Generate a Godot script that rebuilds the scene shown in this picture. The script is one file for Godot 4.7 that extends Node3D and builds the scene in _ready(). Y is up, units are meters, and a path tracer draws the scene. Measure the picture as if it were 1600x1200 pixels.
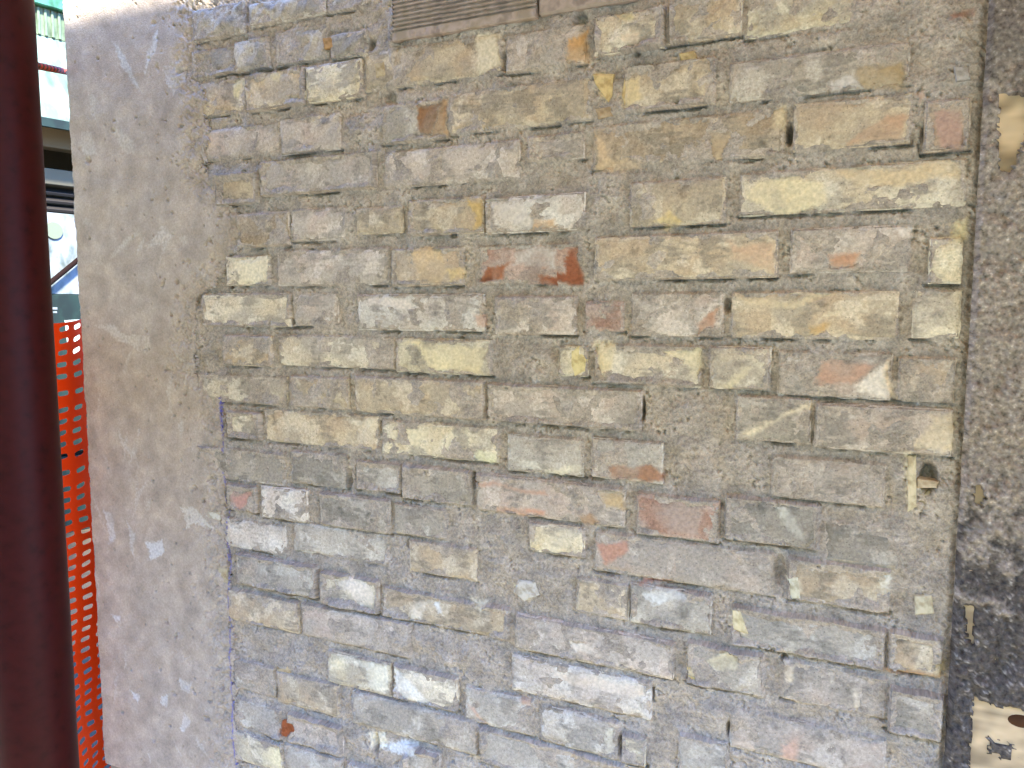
extends Node3D
# Wall frame: x runs along the wall (u), y is up, the brick face lies near z = 0 and looks towards +z.
# Lengths in the brick tables are millimetres; v = 0 lies 1.5 m above the ground.

const EYE := 1.5
const AW := 1260          # the wall's colour maps: one texel per millimetre
const AH := 1560
const AU := -650
const AV := 620           # top of the maps; rows run down
const GS := 2.0           # spacing of the mortar's grid
const GW := 627
const GH := 777
const K := 0.95

var rng := RandomNumberGenerator.new()
var bricks: Array = []
var flecks: Array = []
var scuffs: Array = []
var dents: Array = []
var wall: Node3D
var broad: PackedByteArray
var middle: PackedByteArray
var fine: PackedByteArray
var blot: PackedByteArray
var grain: PackedByteArray
var drag: PackedByteArray
var soft: PackedByteArray
var brick_map: PackedByteArray
var mortar_map: PackedByteArray
var fleck_at: PackedByteArray
var stone_grain: ImageTexture

var TONES := {
	"s": [Color8(198, 185, 168), Color8(184, 169, 151), Color8(172, 161, 147), 0.52],
	"g": [Color8(186, 169, 148), Color8(172, 156, 137), Color8(162, 150, 134), 0.58],
	"d": [Color8(164, 150, 133), Color8(148, 135, 119), Color8(152, 142, 128), 0.55],
	"t": [Color8(206, 180, 142), Color8(196, 164, 126), Color8(176, 157, 131), 0.52],
	"p": [Color8(204, 182, 163), Color8(198, 170, 150), Color8(178, 164, 150), 0.56],
	"b": [Color8(186, 158, 124), Color8(168, 139, 106), Color8(166, 148, 124), 0.48],
	"c": [Color8(222, 203, 170), Color8(211, 187, 152), Color8(184, 168, 147), 0.48],
	"y": [Color8(222, 203, 163), Color8(212, 188, 145), Color8(182, 168, 147), 0.47],
	"o": [Color8(204, 175, 142), Color8(196, 162, 130), Color8(178, 161, 143), 0.52],
	"r": [Color8(192, 146, 122), Color8(180, 126, 102), Color8(184, 161, 147), 0.50],
	"w": [Color8(216, 204, 190), Color8(206, 186, 168), Color8(188, 174, 162), 0.42],
}


func _ready() -> void:
	rng.seed = 20
	look()
	maps()
	bricks_of_the_wall()
	flecks_of_the_wall()
	dents_of_the_wall()
	build_wall()
	build_post()
	build_ground()
	build_kiosk()
	build_added_tarpaulin()
	build_bounce_facade()
	build_pipe()
	build_net()
	build_rope()


# ---------------------------------------------------------------- camera, sky, sun, exposure
func look() -> void:
	var cam := Camera3D.new()
	cam.name = "camera"
	cam.position = Vector3(0.4705, EYE, 1.023)
	cam.rotation_degrees = Vector3(-5.7, 24.7, 0)
	cam.fov = 53.0
	cam.near = 0.02
	cam.far = 400.0
	add_child(cam)
	var sm := ProceduralSkyMaterial.new()
	sm.sky_top_color = Color(0.35, 0.58, 0.94)
	sm.sky_horizon_color = Color(0.62, 0.785, 0.96)
	sm.sky_curve = 0.14
	sm.ground_bottom_color = Color(0.40, 0.37, 0.33)
	sm.ground_horizon_color = Color(0.62, 0.62, 0.62)
	var sky := Sky.new()
	sky.sky_material = sm
	var env := Environment.new()
	env.background_mode = Environment.BG_SKY
	env.sky = sky
	env.background_energy_multiplier = 1.5
	env.tonemap_mode = Environment.TONE_MAPPER_LINEAR
	env.tonemap_exposure = 11.3
	env.sdfgi_enabled = true
	env.ssao_enabled = true
	env.ssil_enabled = true
	var we := WorldEnvironment.new()
	we.name = "world_environment"
	we.environment = env
	add_child(we)
	var sun := DirectionalLight3D.new()
	sun.name = "sun"
	sun.light_energy = 1.5
	sun.light_color = Color(1.0, 0.98, 0.92)
	sun.light_angular_distance = 6.0
	sun.shadow_enabled = true
	add_child(sun)
	sun.look_at_from_position(Vector3(0.60, 0.80, 0.485), Vector3.ZERO)


# ---------------------------------------------------------------- helpers
func tag(o: Node3D, label: String, category := "", group := "", kind := "") -> Node3D:
	if label: o.set_meta("label", label)
	if category: o.set_meta("category", category)
	if group: o.set_meta("group", group)
	if kind: o.set_meta("kind", kind)
	return o


func thing(called: String, label: String, category: String, at := Vector3.ZERO, turn := 0.0) -> Node3D:
	var o := Node3D.new()
	o.name = called
	o.position = at
	o.rotation.y = turn
	add_child(o, true)
	return tag(o, label, category)


func part(parent: Node, called: String, mesh: Mesh, mat: Material, at := Vector3.ZERO, rot := Vector3.ZERO) -> MeshInstance3D:
	var o := MeshInstance3D.new()
	o.name = called
	o.mesh = mesh
	o.material_override = mat
	o.position = at
	o.rotation = rot
	parent.add_child(o, true)
	return o


func plain(color: Color, rough := 0.9, spec := 0.3) -> StandardMaterial3D:
	var m := StandardMaterial3D.new()
	m.albedo_color = color
	m.roughness = rough
	m.metallic_specular = spec
	return m


func noise_maker(seed_: int, wavelength: float, octaves: int, kind := FastNoiseLite.TYPE_SIMPLEX_SMOOTH) -> FastNoiseLite:
	var n := FastNoiseLite.new()
	n.noise_type = kind
	n.seed = seed_
	n.frequency = 1.0 / wavelength
	n.fractal_type = FastNoiseLite.FRACTAL_FBM if octaves > 1 else FastNoiseLite.FRACTAL_NONE
	n.fractal_octaves = octaves
	n.fractal_gain = 0.55
	return n


func noise_bytes(seed_: int, wavelength: float, octaves: int, w := AW, h := AH) -> PackedByteArray:
	return noise_maker(seed_, wavelength, octaves).get_image(w, h).get_data()


# a repeating picture of noise, coloured by a ramp of [place, colour] pairs
func noise_texture(seed_: int, side: int, wavelength: float, octaves: int, stops: Array) -> ImageTexture:
	var grey := noise_maker(seed_, wavelength, octaves).get_seamless_image(side, side)
	var ramp := Gradient.new()
	ramp.offsets = PackedFloat32Array(stops.map(func(s): return s[0]))
	ramp.colors = PackedColorArray(stops.map(func(s): return s[1]))
	var table: Array = []
	for i in 256:
		var c := ramp.sample(i / 255.0)
		table.append([int(c.r * 255), int(c.g * 255), int(c.b * 255)])
	var src := grey.get_data()
	var out := PackedByteArray()
	out.resize(src.size() * 3)
	for i in src.size():
		var c: Array = table[src[i]]
		out[i * 3] = c[0]
		out[i * 3 + 1] = c[1]
		out[i * 3 + 2] = c[2]
	return ImageTexture.create_from_image(Image.create_from_data(side, side, false, Image.FORMAT_RGB8, out))


func grey_texture(bytes: PackedByteArray, w: int, h: int) -> ImageTexture:
	return ImageTexture.create_from_image(Image.create_from_data(w, h, false, Image.FORMAT_L8, bytes))


func box(size: Vector3, edge := 0.0) -> Mesh:
	if edge <= 0.0:
		var b := BoxMesh.new()
		b.size = size
		return b
	var st := SurfaceTool.new()
	st.begin(Mesh.PRIMITIVE_TRIANGLES)
	var h := size / 2
	var i := h - Vector3.ONE * edge
	# 24 corners: one per face and corner, pulled in along that face
	var at := func(axis: int, s: Vector3) -> Vector3:
		var p := s * i
		p[axis] = s[axis] * h[axis]
		return p
	for axis in 3:
		for side in [-1.0, 1.0]:
			var c: Array = []
			for k in [[-1, -1], [1, -1], [1, 1], [-1, 1]]:
				var s := Vector3.ZERO
				s[axis] = side
				s[(axis + 1) % 3] = k[0]
				s[(axis + 2) % 3] = k[1]
				c.append(at.call(axis, s))
			quad(st, c[0], c[1], c[2], c[3], side < 0)
	for axis in 3:
		var a := (axis + 1) % 3
		var b := (axis + 2) % 3
		for sa in [-1.0, 1.0]:
			for sb in [-1.0, 1.0]:
				var lo := Vector3.ZERO
				lo[axis] = -1
				lo[a] = sa
				lo[b] = sb
				var hi := lo
				hi[axis] = 1
				quad(st, at.call(a, lo), at.call(b, lo), at.call(b, hi), at.call(a, hi), sa * sb < 0)
	for sx in [-1.0, 1.0]:
		for sy in [-1.0, 1.0]:
			for sz in [-1.0, 1.0]:
				var s := Vector3(sx, sy, sz)
				tri(st, at.call(0, s), at.call(1, s), at.call(2, s), sx * sy * sz < 0)
	st.generate_normals()
	return st.commit()


func tri(st: SurfaceTool, a: Vector3, b: Vector3, c: Vector3, flip := false) -> void:
	st.set_smooth_group(-1)
	for p in ([a, b, c] if flip else [a, c, b]):
		st.add_vertex(p)


func quad(st: SurfaceTool, a: Vector3, b: Vector3, c: Vector3, d: Vector3, flip := false) -> void:
	tri(st, a, b, c, flip)
	tri(st, a, c, d, flip)


func tube(points: PackedVector3Array, radius: float, around := 12) -> Mesh:
	var st := SurfaceTool.new()
	st.begin(Mesh.PRIMITIVE_TRIANGLES)
	var n := points.size()
	var rings: Array = []
	for k in n:
		var t := (points[mini(k + 1, n - 1)] - points[maxi(k - 1, 0)]).normalized()
		var side := t.cross(Vector3.UP if absf(t.y) < 0.9 else Vector3.RIGHT).normalized()
		var up := side.cross(t)
		var ring := PackedVector3Array()
		for j in around:
			var a := TAU * j / around
			ring.append(points[k] + (side * cos(a) + up * sin(a)) * radius)
		rings.append(ring)
	st.set_smooth_group(0)
	for k in n - 1:
		for j in around:
			var j2 := (j + 1) % around
			for p in [rings[k][j], rings[k][j2], rings[k + 1][j2], rings[k][j], rings[k + 1][j2], rings[k + 1][j]]:
				st.add_vertex(p)
	for end in [0, n - 1]:
		for j in range(1, around - 1):
			tri(st, rings[end][0], rings[end][j], rings[end][j + 1], end == 0)
	st.generate_normals()
	return st.commit()


# ---------------------------------------------------------------- tables of the wall
func maps() -> void:
	broad = noise_bytes(1, 90.0, 3)
	middle = noise_bytes(2, 26.0, 4)
	fine = noise_bytes(3, 7.0, 3)
	blot = noise_bytes(4, 44.0, 5)
	grain = noise_bytes(5, 2.6, 2)
	var bent := noise_maker(7, 80.0, 3)
	bent.fractal_gain = 0.42
	bent.domain_warp_enabled = true
	bent.domain_warp_amplitude = 34.0
	bent.domain_warp_frequency = 1.0 / 45.0
	bent.domain_warp_fractal_type = FastNoiseLite.DOMAIN_WARP_FRACTAL_NONE
	soft = bent.get_image(AW, AH).get_data()
	var strokes := noise_maker(6, 9.0, 3).get_image(AW / 4, AH)      # trowel strokes: noise drawn out along the courses
	strokes.resize(AW, AH, Image.INTERPOLATE_CUBIC)
	drag = strokes.get_data()


func add_brick(u0: float, u1: float, mid: float, tall: float, tone: String, out := 99.0, rough := 0.7) -> void:
	bricks.append({"u0": u0, "u1": u1, "v0": mid - tall / 2, "v1": mid + tall / 2, "tone": tone, "out": rng.randf_range(-0.4, 6.5) if out > 90 else out,
		"rough": rough, "cover": rng.randf_range(-0.2, 3.4) + (rng.randf_range(3.0, 9.0) if rng.randf() < 0.35 else 0.0), "smear": rng.randf_range(0.55, 0.80), "ox": rng.randi_range(0, AW - 1), "oy": rng.randi_range(0, AH - 1),
		"mix": rng.randf_range(-0.06, 0.06), "tone_shift": rng.randf_range(0.95, 1.05)})


func fleck(color: String, points: Array) -> void:
	var c := Color(color)
	var dull := c.get_luminance()
	flecks.append([c.lerp(Color(dull * 1.04, dull, dull * 0.92), 0.24), PackedVector2Array(points)])


func scuff(color: String, points: Array) -> void:
	scuffs.append([Color(color), PackedVector2Array(points)])


func dent(u: float, v: float, ru: float, rv: float, high: float) -> void:
	dents.append([u, v, ru, rv, high])


func bricks_of_the_wall() -> void:
	add_brick(-599, -487, 478, 51, "s", 99.0, 2.2)
	add_brick(-474, -320, 476, 36, "s", 99.0, 2.2)
	add_brick(-318, -240, 474, 33, "s", 99.0, 2.2)
	add_brick(-607, -513, 415, 44, "g", 99.0, 2.2)
	add_brick(-512, -439, 416, 49, "s", 99.0, 2.2)
	add_brick(-425, -319, 417, 52, "g", 99.0, 2.2)
	add_brick(-313, -243, 405, 38, "d", 99.0, 2.2)
	add_brick(-598, -491, 355, 57, "t")
	add_brick(-487, -364, 354, 57, "t")
	add_brick(-362, -254, 353, 57, "y")
	add_brick(-251, -16, 360, 56, "t")
	add_brick(-10, 108, 355, 51, "p")
	add_brick(123, 217, 360, 50, "c", 99.0, 2.2)
	add_brick(222, 314, 364, 54, "t", 99.0, 2.2)
	add_brick(318, 448, 357, 52, "y", 99.0, 2.2)
	add_brick(-593, -422, 278, 52, "p")
	add_brick(-420, -298, 277, 57, "p")
	add_brick(-219, -107, 278, 57, "g")
	add_brick(-104, 117, 282, 57, "t")
	add_brick(164, 283, 286, 57, "t")
	add_brick(301, 502, 280, 48, "g")
	add_brick(-561, -472, 201, 53, "t")
	add_brick(-463, -232, 213, 57, "p")
	add_brick(-218, 12, 210, 54, "p")
	add_brick(25, 108, 222, 36, "p")
	add_brick(121, 369, 215, 57, "b")
	add_brick(379, 507, 217, 56, "t")
	add_brick(520, 566, 205, 57, "o")
	add_brick(-518, -405, 130, 56, "b")
	add_brick(-402, -289, 134, 52, "p")
	add_brick(-271, -184, 135, 42, "t")
	add_brick(-173, -45, 135, 53, "t")
	add_brick(-41, 112, 132, 51, "w")
	add_brick(175, 299, 136, 57, "t")
	add_brick(317, 566, 141, 53, "c")
	add_brick(-546, -451, 62, 50, "c")
	add_brick(-435, -208, 64, 57, "p")
	add_brick(-204, -81, 61, 57, "o")
	add_brick(-54, 106, 61, 56, "r")
	add_brick(126, 365, 66, 57, "t")
	add_brick(380, 511, 69, 54, "p")
	add_brick(532, 566, 53, 53, "y")
	add_brick(-605, -409, -5, 57, "c")
	add_brick(-405, -312, -4, 55, "p")
	add_brick(-271, -44, -8, 56, "w")
	add_brick(-26, 99, -12, 53, "p")
	add_brick(113, 167, -13, 41, "r")
	add_brick(179, 301, -10, 57, "p")
	add_brick(311, 503, -10, 57, "t")
	add_brick(518, 568, -8, 56, "c")
	add_brick(-560, -450, -75, 53, "t")
	add_brick(-436, -203, -72, 52, "c")
	add_brick(-199, -33, -75, 53, "y")
	add_brick(72, 118, -76, 43, "y")
	add_brick(126, 275, -78, 56, "c")
	add_brick(285, 362, -78, 55, "c")
	add_brick(370, 500, -83, 57, "p")
	add_brick(506, 566, -85, 53, "o")
	add_brick(-625, -422, -143, 50, "c")
	add_brick(-415, -292, -141, 51, "t")
	add_brick(-279, -45, -140, 57, "t")
	add_brick(-40, 195, -141, 57, "p")
	add_brick(321, 412, -142, 57, "g")
	add_brick(416, 566, -146, 56, "p")
	add_brick(-556, -478, -207, 49, "c")
	add_brick(-472, -237, -203, 57, "t")
	add_brick(-230, -23, -206, 54, "y")
	add_brick(-7, 112, -214, 55, "s")
	add_brick(124, 226, -211, 57, "s")
	add_brick(367, 498, -216, 53, "p")
	add_brick(-630, -435, -280, 57, "g")
	add_brick(-416, -302, -271, 57, "d")
	add_brick(-280, -194, -273, 49, "s")
	add_brick(-192, -67, -276, 53, "g")
	add_brick(-59, 174, -279, 57, "p")
	add_brick(191, 304, -284, 57, "r")
	add_brick(310, 425, -276, 57, "d")
	add_brick(431, 517, -294, 53, "g")
	add_brick(-564, -495, -339, 47, "r")
	add_brick(-484, -382, -339, 57, "w")
	add_brick(-355, -214, -337, 57, "g")
	add_brick(-208, -113, -337, 50, "g")
	add_brick(29, 115, -337, 44, "y")
	add_brick(131, 373, -346, 57, "p")
	add_brick(391, 509, -347, 56, "t")
	add_brick(-577, -434, -406, 53, "w")
	add_brick(-417, -222, -394, 52, "s")
	add_brick(-181, -60, -395, 52, "t")
	add_brick(-546, -367, -469, 57, "s")
	add_brick(-358, -241, -475, 55, "c")
	add_brick(-234, -4, -480, 49, "t")
	add_brick(102, 182, -415, 51, "t")
	add_brick(184, 296, -413, 57, "s")
	add_brick(323, 507, -421, 52, "s")
	add_brick(510, 569, -420, 51, "t")
	add_brick(-572, -408, -540, 57, "t")
	add_brick(-400, -181, -538, 57, "p")
	add_brick(6, 247, -487, 54, "p")
	add_brick(264, 365, -484, 57, "g")
	add_brick(389, 512, -484, 54, "p")
	add_brick(514, 573, -495, 57, "g")
	add_brick(-563, -468, -671, 57, "s")
	add_brick(-462, -327, -674, 57, "t")
	add_brick(-347, -219, -613, 57, "y")
	add_brick(-214, -94, -611, 55, "c")
	add_brick(0, 216, -553, 57, "w")
	add_brick(-567, -456, -747, 57, "s")
	add_brick(-440, -322, -746, 54, "p")
	add_brick(-298, -61, -675, 57, "g")
	add_brick(-81, 36, -621, 57, "s")
	add_brick(49, 171, -623, 57, "s")
	add_brick(175, 210, -630, 42, "y")
	add_brick(324, 514, -565, 56, "p")
	add_brick(-573, -457, -813, 57, "y")
	add_brick(-450, -322, -806, 54, "s")
	add_brick(-312, -205, -806, 54, "s")
	add_brick(-196, -128, -745, 54, "g")
	add_brick(-55, 179, -685, 57, "s")
	add_brick(256, 323, -616, 55, "s")


func flecks_of_the_wall() -> void:
	fleck("e0d0b0", [Vector2(-56, 386), Vector2(-22, 386), Vector2(-15, 339), Vector2(-56, 335)])
	fleck("d89a55", [Vector2(86, 362), Vector2(106, 374), Vector2(110, 329), Vector2(87, 330)])
	fleck("9a6238", [Vector2(-153, 301), Vector2(-117, 301), Vector2(-126, 275), Vector2(-135, 257), Vector2(-154, 263), Vector2(-158, 282)])
	fleck("c08a58", [Vector2(-115, 306), Vector2(-107, 305), Vector2(-106, 252), Vector2(-135, 253), Vector2(-128, 273)])
	fleck("e0c48c", [Vector2(119, 314), Vector2(149, 309), Vector2(147, 281), Vector2(142, 274), Vector2(124, 299)])
	fleck("dcc088", [Vector2(164, 303), Vector2(185, 303), Vector2(182, 286), Vector2(186, 271), Vector2(167, 263), Vector2(161, 280)])
	fleck("d8b488", [Vector2(120, 242), Vector2(143, 206), Vector2(187, 190), Vector2(187, 183), Vector2(125, 189)])
	fleck("d6b890", [Vector2(283, 223), Vector2(307, 221), Vector2(296, 190), Vector2(289, 191)])
	fleck("d8c098", [Vector2(352, 244), Vector2(367, 246), Vector2(367, 211), Vector2(349, 221)])
	fleck("b09060", [Vector2(448, 277), Vector2(468, 282), Vector2(492, 278), Vector2(502, 265), Vector2(498, 253), Vector2(459, 256), Vector2(446, 270)])
	fleck("c89a78", [Vector2(437, 196), Vector2(454, 207), Vector2(481, 221), Vector2(506, 217), Vector2(499, 191), Vector2(437, 192)])
	fleck("cfc4bc", [Vector2(413, 267), Vector2(445, 272), Vector2(456, 256), Vector2(421, 256)])
	fleck("d0a860", [Vector2(-83, 158), Vector2(-44, 156), Vector2(-45, 117), Vector2(-57, 114), Vector2(-60, 140)])
	fleck("d8ccc0", [Vector2(-39, 153), Vector2(20, 145), Vector2(40, 117), Vector2(30, 109), Vector2(-10, 124)])
	fleck("d8a878", [Vector2(38, 122), Vector2(69, 125), Vector2(67, 109), Vector2(35, 107)])
	fleck("e0c078", [Vector2(202, 114), Vector2(227, 122), Vector2(240, 113), Vector2(225, 105)])
	fleck("e6d2a4", [Vector2(320, 145), Vector2(339, 159), Vector2(411, 151), Vector2(415, 131), Vector2(383, 113), Vector2(364, 115), Vector2(325, 137)])
	fleck("d8bc90", [Vector2(424, 165), Vector2(494, 162), Vector2(558, 166), Vector2(561, 151), Vector2(495, 142), Vector2(446, 145)])
	fleck("ecdcb8", [Vector2(-542, 83), Vector2(-452, 84), Vector2(-457, 39), Vector2(-525, 40), Vector2(-513, 60)])
	fleck("dcb888", [Vector2(-162, 90), Vector2(-111, 86), Vector2(-106, 53), Vector2(-129, 34), Vector2(-157, 39)])
	fleck("d4b47c", [Vector2(-106, 59), Vector2(-81, 62), Vector2(-82, 38), Vector2(-104, 38)])
	fleck("a85a34", [Vector2(-36, 61), Vector2(-7, 63), Vector2(-10, 37), Vector2(-52, 38)])
	fleck("a04c2a", [Vector2(38, 50), Vector2(79, 49), Vector2(91, 80), Vector2(103, 80), Vector2(106, 53), Vector2(103, 35), Vector2(38, 35)])
	fleck("c8bcb0", [Vector2(0, 87), Vector2(74, 85), Vector2(70, 61), Vector2(0, 57)])
	fleck("d4ac88", [Vector2(302, 83), Vector2(361, 76), Vector2(364, 49), Vector2(307, 61)])
	fleck("d09068", [Vector2(427, 60), Vector2(457, 61), Vector2(454, 44), Vector2(429, 48)])
	fleck("e0d4c8", [Vector2(497, 96), Vector2(509, 95), Vector2(507, 80), Vector2(497, 82)])
	fleck("dcc690", [Vector2(549, 98), Vector2(566, 100), Vector2(566, 78), Vector2(553, 77)])
	fleck("e0d0c4", [Vector2(-252, 15), Vector2(-174, 15), Vector2(-152, 0), Vector2(-192, -5), Vector2(-258, 5)])
	fleck("cc9070", [Vector2(-63, -10), Vector2(-45, -5), Vector2(-45, -33), Vector2(-61, -30)])
	fleck("c08464", [Vector2(272, -21), Vector2(296, 2), Vector2(295, -27), Vector2(269, -37)])
	fleck("e4cc9c", [Vector2(316, 10), Vector2(393, 12), Vector2(401, 17), Vector2(437, 14), Vector2(386, 0), Vector2(325, 2)])
	fleck("ecd8b0", [Vector2(409, -20), Vector2(445, -4), Vector2(447, -8), Vector2(417, -22)])
	fleck("d8a864", [Vector2(402, -24), Vector2(432, -25), Vector2(428, -35), Vector2(404, -36)])
	fleck("e8d4a0", [Vector2(-199, -52), Vector2(-152, -64), Vector2(-139, -90), Vector2(-119, -100), Vector2(-58, -97), Vector2(-37, -61), Vector2(-107, -53)])
	fleck("e4cc98", [Vector2(128, -49), Vector2(155, -48), Vector2(151, -84), Vector2(142, -98), Vector2(133, -80)])
	fleck("e6d4a8", [Vector2(218, -56), Vector2(277, -54), Vector2(274, -76), Vector2(262, -93), Vector2(251, -68)])
	fleck("e2d0a4", [Vector2(295, -102), Vector2(323, -70), Vector2(335, -74), Vector2(311, -102)])
	fleck("e8dccc", [Vector2(459, -93), Vector2(490, -65), Vector2(497, -61), Vector2(499, -107), Vector2(456, -108)])
	fleck("e4c49c", [Vector2(491, -57), Vector2(499, -56), Vector2(501, -108), Vector2(495, -107)])
	fleck("c8987e", [Vector2(426, -63), Vector2(483, -65), Vector2(456, -97), Vector2(420, -95)])
	fleck("ecd8b0", [Vector2(325, -164), Vector2(413, -121), Vector2(416, -127), Vector2(341, -165)])
	fleck("e6cca0", [Vector2(543, -122), Vector2(560, -121), Vector2(566, -134), Vector2(567, -169), Vector2(529, -172)])
	fleck("e4d4b0", [Vector2(-214, -193), Vector2(-192, -190), Vector2(-196, -207), Vector2(-214, -203)])
	fleck("e8d8b0", [Vector2(-178, -191), Vector2(-148, -191), Vector2(-161, -228), Vector2(-172, -221)])
	fleck("e4d4b0", [Vector2(-108, -188), Vector2(-95, -195), Vector2(-102, -216), Vector2(-109, -211)])
	fleck("e0dcb0", [Vector2(-59, -212), Vector2(-26, -210), Vector2(-25, -235), Vector2(-59, -232)])
	fleck("e4d4b4", [Vector2(-313, -178), Vector2(-250, -180), Vector2(-244, -197), Vector2(-275, -195)])
	fleck("e4d8b8", [Vector2(51, -235), Vector2(106, -225), Vector2(111, -238), Vector2(46, -242)])
	fleck("e0d8c4", [Vector2(5, -228), Vector2(39, -224), Vector2(43, -238), Vector2(16, -235)])
	fleck("b07858", [Vector2(153, -221), Vector2(203, -214), Vector2(226, -230), Vector2(221, -239), Vector2(158, -239)])
	fleck("e0d0ae", [Vector2(521, -177), Vector2(529, -176), Vector2(532, -237), Vector2(524, -245)])
	fleck("d8c4a8", [Vector2(532, -204), Vector2(554, -205), Vector2(554, -213), Vector2(532, -215)])
	fleck("d09c80", [Vector2(-53, -263), Vector2(51, -263), Vector2(57, -270), Vector2(-48, -270)])
	fleck("d8987a", [Vector2(-27, -301), Vector2(52, -297), Vector2(47, -307), Vector2(-27, -308)])
	fleck("b07c50", [Vector2(106, -297), Vector2(125, -290), Vector2(140, -303), Vector2(111, -309)])
	fleck("c8a878", [Vector2(139, -257), Vector2(172, -256), Vector2(172, -281), Vector2(149, -279)])
	fleck("b49a8c", [Vector2(213, -267), Vector2(274, -265), Vector2(279, -304), Vector2(232, -307)])
	fleck("ecdcb8", [Vector2(52, -326), Vector2(90, -323), Vector2(92, -342), Vector2(72, -356), Vector2(52, -357)])
	fleck("c88c74", [Vector2(133, -332), Vector2(182, -325), Vector2(178, -340), Vector2(141, -368)])
	fleck("d0ccbc", [Vector2(373, -254), Vector2(386, -254), Vector2(411, -283), Vector2(404, -292), Vector2(380, -278)])
	fleck("d09484", [Vector2(-555, -334), Vector2(-505, -321), Vector2(-513, -345), Vector2(-536, -359)])
	fleck("ecdccc", [Vector2(-334, -453), Vector2(-262, -448), Vector2(-244, -494), Vector2(-283, -495)])
	fleck("e8dcc8", [Vector2(-184, -471), Vector2(-152, -468), Vector2(-161, -499), Vector2(-182, -500)])
	fleck("e8dcc0", [Vector2(-68, -446), Vector2(-43, -448), Vector2(-54, -473)])
	fleck("e0e0e0", [Vector2(-137, -466), Vector2(-123, -465), Vector2(-125, -490), Vector2(-134, -486)])
	fleck("ecdca8", [Vector2(5, -417), Vector2(32, -413), Vector2(26, -437), Vector2(8, -432)])
	fleck("d8dadc", [Vector2(202, -391), Vector2(251, -388), Vector2(260, -400), Vector2(216, -410)])
	fleck("b87464", [Vector2(197, -376), Vector2(242, -371), Vector2(242, -377), Vector2(197, -382)])
	fleck("e0d8c0", [Vector2(389, -345), Vector2(404, -343), Vector2(407, -372), Vector2(398, -373)])
	fleck("dcd4c0", [Vector2(498, -329), Vector2(507, -327), Vector2(506, -350), Vector2(495, -349)])
	fleck("e8d4ac", [Vector2(322, -401), Vector2(332, -402), Vector2(344, -430), Vector2(324, -425)])
	fleck("b8865c", [Vector2(510, -440), Vector2(562, -441), Vector2(569, -445), Vector2(559, -450), Vector2(510, -448)])
	fleck("c0a060", [Vector2(556, -430), Vector2(568, -428), Vector2(569, -445), Vector2(557, -444)])
	fleck("e0d4c4", [Vector2(98, -490), Vector2(132, -486), Vector2(137, -502), Vector2(103, -506)])
	fleck("ecd8a8", [Vector2(292, -476), Vector2(313, -458), Vector2(334, -459), Vector2(330, -482), Vector2(305, -490)])
	fleck("e4c888", [Vector2(264, -489), Vector2(275, -493), Vector2(280, -510), Vector2(267, -509)])
	fleck("f0dcc0", [Vector2(446, -463), Vector2(454, -463), Vector2(455, -478), Vector2(449, -481)])
	fleck("f0dcc0", [Vector2(471, -474), Vector2(479, -474), Vector2(484, -507), Vector2(478, -508)])
	fleck("ecd8b8", [Vector2(388, -461), Vector2(402, -454), Vector2(401, -485), Vector2(389, -483)])
	fleck("e8d8b0", [Vector2(-345, -602), Vector2(-311, -590), Vector2(-319, -614), Vector2(-342, -619)])
	fleck("ece4cc", [Vector2(-298, -593), Vector2(-227, -590), Vector2(-224, -634), Vector2(-260, -636), Vector2(-266, -609)])
	fleck("ece8e0", [Vector2(-211, -589), Vector2(-184, -598), Vector2(-146, -632), Vector2(-184, -634), Vector2(-209, -630)])
	fleck("e4cdb4", [Vector2(63, -536), Vector2(209, -530), Vector2(211, -549), Vector2(104, -553)])
	fleck("a0522f", [Vector2(-456, -738), Vector2(-438, -730), Vector2(-427, -749), Vector2(-435, -766), Vector2(-457, -769)])
	fleck("d0a48c", [Vector2(-81, -618), Vector2(-61, -624), Vector2(-44, -647), Vector2(-55, -644)])
	fleck("cc9c7c", [Vector2(5, -589), Vector2(32, -588), Vector2(34, -600), Vector2(13, -601)])
	fleck("d8ccb0", [Vector2(153, -605), Vector2(166, -602), Vector2(165, -646), Vector2(156, -649)])
	fleck("ecdcac", [Vector2(-511, -819), Vector2(-457, -787), Vector2(-462, -831), Vector2(-505, -842)])
	fleck("e8dcc0", [Vector2(-275, -724), Vector2(-236, -709), Vector2(-234, -737), Vector2(-262, -744)])
	fleck("dce0e4", [Vector2(-249, -735), Vector2(-173, -711), Vector2(-168, -731), Vector2(-211, -748)])
	fleck("e0c4ac", [Vector2(324, -578), Vector2(356, -579), Vector2(355, -590), Vector2(326, -587)])
	fleck("d8a890", [Vector2(386, -576), Vector2(406, -563), Vector2(407, -593), Vector2(387, -594)])
	fleck("dcc888", [Vector2(145, 389), Vector2(171, 391), Vector2(176, 376), Vector2(154, 375)])
	fleck("dcc0a0", [Vector2(163, 358), Vector2(184, 358), Vector2(185, 342), Vector2(167, 341)])
	fleck("dcc890", [Vector2(-516, 378), Vector2(-492, 378), Vector2(-504, 348), Vector2(-522, 355)])
	fleck("dcc48c", [Vector2(-433, 381), Vector2(-407, 381), Vector2(-416, 366), Vector2(-440, 372)])
	fleck("a0705a", [Vector2(542, 327), Vector2(562, 330), Vector2(562, 318), Vector2(544, 319)])
	fleck("e0c0a0", [Vector2(-586, 303), Vector2(-549, 305), Vector2(-557, 279), Vector2(-584, 278)])
	fleck("b89080", [Vector2(530, 218), Vector2(556, 222), Vector2(565, 179), Vector2(539, 176)])
	fleck("c49070", [Vector2(503, 249), Vector2(516, 241), Vector2(511, 234)])
	scuff("c8bcae", [Vector2(-838, 87), Vector2(-828, 102), Vector2(-757, 143), Vector2(-750, 138), Vector2(-816, 96)])
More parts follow.
